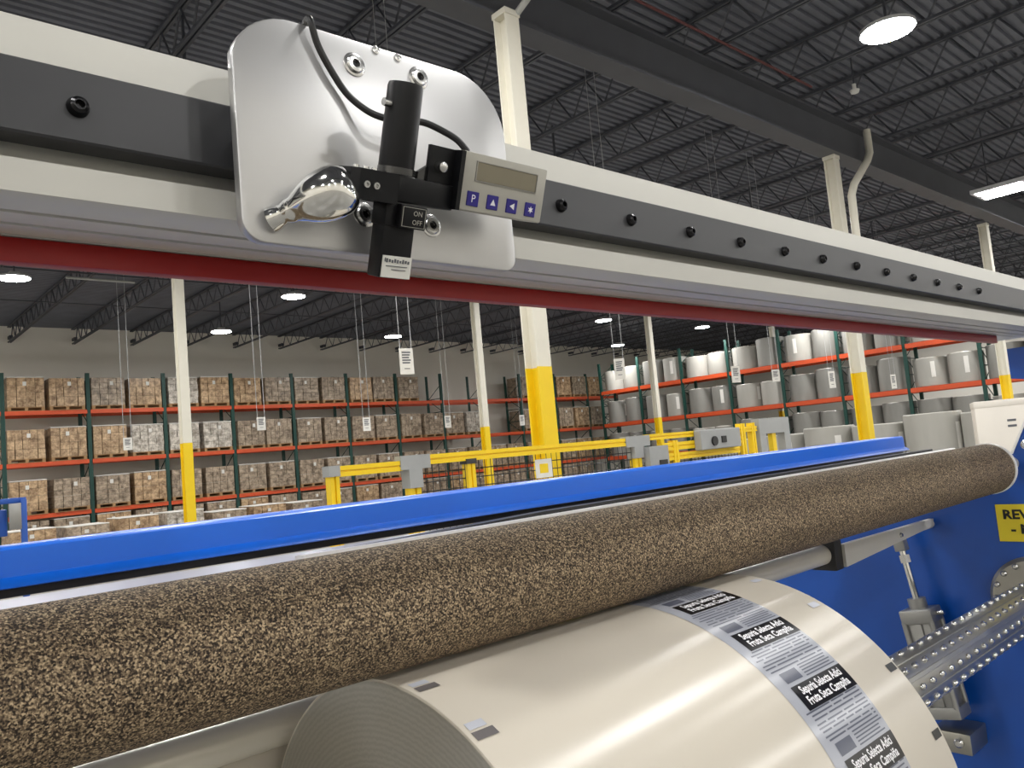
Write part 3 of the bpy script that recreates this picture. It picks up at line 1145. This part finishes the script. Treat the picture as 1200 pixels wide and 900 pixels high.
# ---- deck sheet below it
o = MB().prism([(.73, z_(-.0985)), (.98, z_(-.1015)), (.98, z_(-.106)), (.73, z_(-.103))], X0, XE - .02).build('deck_sheet', 'deck_sheet', smooth=False)
tag(o, 'pale metal table sheet lying between blue bar and cork roller', 'sheet')
es = empty('edge_strip', 'thin white plastic strip with added dark gap shade along the back of the cork roller', 'strip', (.36, .72, z_(-.09)))
ESO = (.36, .72, z_(-.09))
o = MB().prism([(.701, z_(-.083)), (.706, z_(-.0768)), (.715, z_(-.0768)), (.725, z_(-.0785)), (.725, z_(-.097)), (.701, z_(-.097))], .36, 2.03).build('white_strip', 'white_plastic', es, origin=ESO, smooth=False)
o.location = (0, 0, 0)
sl = MB()  # dark wedge added to imitate the shadowy gap behind the white strip
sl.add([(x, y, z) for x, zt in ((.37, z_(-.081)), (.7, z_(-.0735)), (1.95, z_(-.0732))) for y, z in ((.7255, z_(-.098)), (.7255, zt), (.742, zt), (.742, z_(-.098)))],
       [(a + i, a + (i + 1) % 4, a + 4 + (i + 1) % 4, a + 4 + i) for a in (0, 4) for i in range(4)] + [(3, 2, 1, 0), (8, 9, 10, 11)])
o = sl.build('gap_shade', 'rubber_black', es, origin=ESO)
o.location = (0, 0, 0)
# ---- cork roller
RYc, RZc, RR = .642, z_(-.129), .0562
cr = empty('cork_roller', 'long roller covered in speckled brown cork above the film roll', 'roller', (X0, RYc, RZc))
o = MB().tube([(0, 0, 0), (0, 0, 0), (2.03 - X0 - .003, 0, 0), (2.03 - X0, 0, 0)], [RR - .01, RR, RR, RR - .003], 96).build('cork_sleeve', 'cork', cr)
o = MB().tube([(2.03 - X0, 0, 0), (2.03 - X0, 0, 0), (2.03 - X0 + .009, 0, 0), (2.03 - X0 + .009, 0, 0)], [.01, RR + .002, RR + .002, .02], 64).build('end_ring', 'white_plastic', cr)
o['label'] = 'white end ring'
MB().cyl((2.03 - X0 + .009, 0, 0), (XE - X0, 0, 0), .016, 24).build('journal', 'bar_steel', cr)

# ---- film roll
FYc, FZc, FR, FX0, FX1 = .624, z_(-.4487), .2617, .388, .947
fr_ = empty('film_roll', 'big glossy cream film roll printed with a band of text', 'roll', (FX0, FYc, FZc))
n = 160
m = MB()
m.tube([(0, 0, 0), (0, 0, 0), (.0015, 0, 0), (FX1 - FX0 - .0015, 0, 0), (FX1 - FX0, 0, 0)], [.06, FR - .0012, FR, FR, FR - .0012], n, cap=False)
m.build('film', 'film_cream', fr_, angle=40)
m = MB()
m.tube([(-.0006, 0, 0), (-.0006, 0, 0)], [.055, FR - .0035], n, cap=False)
m.build('end_face', 'film_edge', fr_)['label'] = 'grey cut edge of the wound layers'
m = MB()
m.tube([(FX1 - FX0 + .0006, 0, 0), (FX1 - FX0 + .0006, 0, 0)], [.055, FR - .002], n, cap=False)
m.build('end_face', 'film_edge', fr_)
m = MB()
m.tube([(-.03, 0, 0), (-.03, 0, 0), (FX1 - FX0 + .012, 0, 0), (FX1 - FX0 + .012, 0, 0)], [.049, .058, .058, .049], 48, cap=False)
m.build('core', 'paper_end', fr_)


def on_roll(x, a, e):
    """point on the roll: x along the machine, a degrees above the viewer's side"""
    t_ = math.radians(a)
    return (x - FX0, -(FR + e) * math.cos(t_), (FR + e) * math.sin(t_))


def patch(m, x0, x1, a0, a1, e):
    n_ = max(1, int(abs(a1 - a0) / 1.2) + 1)
    vs, fs = [], []
    for k in range(n_ + 1):
        a = a0 + (a1 - a0) * k / n_
        vs += [on_roll(x0, a, e), on_roll(x1, a, e)]
    for k in range(n_):
        fs.append((2 * k, 2 * k + 1, 2 * k + 3, 2 * k + 2))
    m.add(vs, fs)


def roll_text(m, s, size, x, a, e, sx=1.0):
    vs, fs = text_mesh(s, size, 'CENTER', .0003)
    m.add([on_roll(x + v.x * sx, a + math.degrees(v.y / FR), e) for v in vs], fs)


PER = 17.1
band = MB()
box_ = MB()
line = MB()
wht = MB()
rl = random.Random(11)
bx0, bx1 = .729, .851
for k in range(-3, 3):
    a = 57.7 + PER * k
    if a > 85:
        continue
    patch(box_, .7465, .8505, a, a + 5.9, .0006)
    roll_text(wht, 'Fruta Seca Campiña', .0125, .7985, a + 1.75, .0009, .86)
    roll_text(wht, 'Sepuria Selecta Adici', .0125, .7985, a + 4.3, .0009, .80)
    lo = a + 5.9
    # finely set text: table on the left, columns on the right
    patch(line, .748, .779, lo + .9, lo + 3.6, .0006)
    q = lo + .7
    while q < lo + 3.8:
        patch(line, .786, .848 - rl.random() * .012, q, q + .3, .0006)
        q += .72
    q = lo + 4.4
    while q < lo + PER - 5.9 - .3:
        a1 = .735 + rl.random() * .01
        while a1 < .842:
            b1 = min(.846, a1 + .012 + rl.random() * .045)
            patch(line, a1, b1, q, q + .34, .0006)
            a1 = b1 + .004
        q += .78 + rl.random() * .3
patch(band, bx0, bx1, 3, 96, .0003)
o = band.build('printed_band', 'band_grey', fr_)
o = line.build('printed_lines', 'band_line', fr_)
o['kind'] = 'stuff'
box_.build('printed_boxes', 'print_black', fr_)
wht.build('printed_letters', 'ink_white', fr_, smooth=False)['kind'] = 'stuff'
mk = None
for x0, x1, angs, mt in ((.391, .413, (29.4, 46.5, 63.6, 80.7), 'mark_grey'), (.924, .942, (5.9, 23.0, 40.1), 'ink_black'), (.918, .936, (63.2, 80.8), 'mark_blue')):
    for a in angs:
        m = MB()
        patch(m, x0, x1, a - 1.0, a + 1.0, .0006)
        m.build('registration_mark', mt, fr_)
for a in (30.9, 48.2, 65.4, 82.4):
    m = MB()
    patch(m, .392, .41, a - .2, a + 1.6, .0005)
    m.build('registration_mark', 'mark_blue', fr_)

# ---- air shaft through the roll
sh = empty('air_shaft', 'steel shaft with rows of raised studs coming out of the film roll', 'shaft', (FX1, FYc, FZc))
r0 = .0465
MB().tube([(-.6, 0, 0), (-.6, 0, 0), (XE - FX1, 0, 0), (XE - FX1, 0, 0)], [.01, r0, r0, .01], 64).build('shaft_tube', 'shaft_steel', sh)
stud0 = None
for deg in (88, 128, 168, 208, 248):
    a = math.radians(deg)
    ca, sa = math.cos(a), math.sin(a)
    for k in range(29):
        x = .012 + .042 * k + (.021 if deg in (128, 208) else 0)
        if stud0 is None:
            stud0 = MB().tube([(0, 0, -.001), (0, 0, .0025), (0, 0, .0042), (0, 0, .005)], [.0046, .0044, .0032, .0012], 10).build('stud', 'zinc', sh)
            c = stud0
        else:
            c = stud0.copy()
            COL.objects.link(c)
        c.scale = (2.0, 1.25, 1.1)
        c.location = (x, r0 * ca, r0 * sa)
        c.rotation_euler = (a - PI / 2, 0, 0)
for deg in (108, 148, 188, 228):
    a = math.radians(deg)
    m = MB(Matrix.Rotation(a - PI / 2, 4, 'X'))
    m.bbox(0, XE - FX1 - .01, -.004, .004, r0 - .002, r0 + .0022, .0008, 1)
    m.build('rib', 'shaft_steel', sh)
# chuck flange on the frame
ck = empty('chuck_flange', 'dark round flange with bolts where the studded shaft meets the frame', 'flange', (XE, FYc, FZc))
MB().tube([(-.001, 0, 0), (-.001, 0, 0), (-.022, 0, 0), (-.03, 0, 0), (-.03, 0, 0)], [.05, .098, .098, .09, .05], 64).build('flange_body', 'shaft_steel', ck)
for k in range(16):
    a = 2 * PI * k / 16
    MB().tube([(-.03, .083 * math.cos(a), .083 * math.sin(a)), (-.036, .083 * math.cos(a), .083 * math.sin(a)), (-.039, .083 * math.cos(a), .083 * math.sin(a))], [.007, .007, .004], 12).build('flange_bolt', 'zinc', ck)

# ---- blue side frame
poly = [(.2, 0), (1.6, 0), (1.6, z_(-.17)), (.672, z_(-.17)), (.637, z_(-.105)), (.552, z_(.065)), (.617, z_(.075)), (.617, z_(.148)), (.2, z_(.148))]
SF = (XE, .2, 0)
sf = empty('side_frame', 'tall blue painted machine side frame at the right end', 'frame', SF)
o = MB().prism(poly, XE, XE + .03).build('frame_plate', 'blue_frame', sf, origin=SF, smooth=False)
o.location = (0, 0, 0)
ed = MB()
a, b = Vector((XE - .002, .641, z_(-.105))), Vector((XE - .002, .556, z_(.065)))
ed.add([a, b, b + Vector((0, -.005, -.002)), a + Vector((0, -.005, -.002)), a + Vector((.002, 0, 0)), b + Vector((.002, 0, 0)), b + Vector((.002, -.005, -.002)), a + Vector((.002, -.005, -.002))],
       [(0, 1, 2, 3), (4, 7, 6, 5), (0, 4, 5, 1), (3, 2, 6, 7), (0, 3, 7, 4), (1, 5, 6, 2)])
o = ed.build('edge_trim', 'white_plastic', sf, origin=SF)
o.location = (0, 0, 0)
# journal bearing nut near the roller end
o = MB().tube([(XE - .001, .6, z_(-.085)), (XE - .02, .6, z_(-.085)), (XE - .026, .6, z_(-.085))], [.012, .012, .007], 18).build('frame_bolt', 'zinc', sf, origin=SF)
o.location = (0, 0, 0)

# ---- yellow sign
sg = empty('warning_sign', 'yellow sign with black capitals on the blue side frame', 'sign', (XE - .002, .6, z_(-.27)))
MB().bbox(-.002, .001, -.16, .0905, -.0475, .0425, .0008, 1).build('sign_plate', 'sign_yellow', sg)
tm = Matrix.Rotation(-PI / 2, 4, 'Z')
for s, z, y in (('REWIND', .017, .0765), ('- M', -.018, .062)):
    vs, fs = text_mesh(s, .031, 'LEFT', .0011)
    mb = MB()
    mb.add([(-.0026, y - v.x * 1.08, z + v.y) for v in vs], fs)
    mb.build('sign_text', 'ink_black', sg, smooth=False)

# ---- steel bar under the roller with clamp and bracket
bb = empty('web_bar', 'polished steel bar under the cork roller with a dark clamp', 'bar', (X0, .87, z_(-.275)))
MB().cyl((0, 0, 0), (1.69 - X0, 0, 0), .021, 32).build('bar_tube', 'bar_steel', bb)
m = MB().bbox(1.655 - X0, 1.69 - X0, -.03, .03, -.034, .03, .004)
m.build('bar_clamp', 'rubber_black', bb)
m = MB().prism([(1.69 - X0, -.03), (2.18 - X0, -.004), (2.19 - X0, .014), (1.69 - X0, .018)], -.035, -.022, 'Y')
m.build('flat_bracket', 'bracket_grey', bb)
MB().tube([(1.98 - X0, -.035, .0), (1.98 - X0, -.04, .0)], [.006, .004], 12).build('bracket_screw', 'zinc', bb)
MB().cyl((2.15 - X0, -.02, .0), (XE - X0, -.02, .0), .012, 12).build('bar_pin', 'bar_steel', bb)
# web of film rising behind the roll to the bar
o = MB().prism([(.893, z_(-.28)), (.899, z_(-.285)), (.93, z_(-.8)), (.926, z_(-.8))], .1, .9).build('film_web', 'film_cream', smooth=False)
tag(o, 'pale film web hanging below the steel bar left of the roll', 'web')

# ---- pneumatic cylinder
pc = empty('air_cylinder', 'grey pneumatic cylinder with polished rod on the blue frame', 'cylinder', (2.13, .86, z_(-.55)))
Pt, Pb = Vector((2.13, .906, z_(-.292))), Vector((2.13, .830, z_(-.775)))
d = (Pb - Pt)
ax = d.normalized()
qx = Vector((1, 0, 0))
qy = ax.cross(qx)
CM = Matrix(((qx.x, qy.x, ax.x, Pt.x), (qx.y, qy.y, ax.y, Pt.y), (qx.z, qy.z, ax.z, Pt.z), (0, 0, 0, 1)))
PCO = Vector(pc.location)


def ppart(mb, name, m):
    o = mb.build(name, m, pc)
    for v in o.data.vertices:
        v.co -= PCO
    return o


ppart(MB(CM).cyl((0, 0, .0), (0, 0, .19), .0085, 20), 'piston_rod', 'chrome')
ppart(MB(CM).bbox(-.014, .014, -.014, .014, -.012, .045, .003), 'rod_eye', 'cyl_alu')
ppart(MB(CM).cyl((0, 0, .055), (0, 0, .075), .014, 6), 'lock_nut', 'zinc')
ppart(MB(CM).cyl((0, 0, .165), (0, 0, .195), .022, 24), 'rod_gland', 'cyl_alu')
hd = ppart(MB(CM).bbox(-.035, .035, -.04, .04, .19, .225, .004), 'cylinder_head', 'cyl_alu')
bd = MB(CM)
bd.bbox(-.028, .028, -.032, .032, .22, .43, .005)
for sx in (-1, 1):
    for sy in (-1, 1):
        bd.cyl((sx * .03, sy * .034, .22), (sx * .03, sy * .034, .43), .007, 10)
bd.bbox(-.034, -.027, -.008, .008, .225, .425, .001)
ppart(bd, 'cylinder_body', 'cyl_alu')
ppart(MB(CM).bbox(-.035, .035, -.04, .04, .425, .455, .004), 'cylinder_cap', 'cyl_alu')
ppart(MB(CM).cyl((0, .04, .205), (0, .058, .205), .006, 12), 'air_fitting', 'zinc')
ft = MB()
ft.bbox(2.09, XE - .0005, .78, .87, z_(-.815), z_(-.765), .004)
fb = ppart(ft, 'foot_bracket', 'shaft_steel')
ppart(MB().tube([(2.09, .805, z_(-.785)), (2.078, .805, z_(-.785)), (2.074, .805, z_(-.785))], [.011, .011, .007], 14), 'foot_bolt', 'zinc')
o = MB().bbox(1.955, 1.965, 1.26, 1.28, z_(-.46), z_(-.4), .001).build('sensor_pin', 'white_plastic')
bpy.data.objects.remove(o)
for ob in list(KIND):
    pass
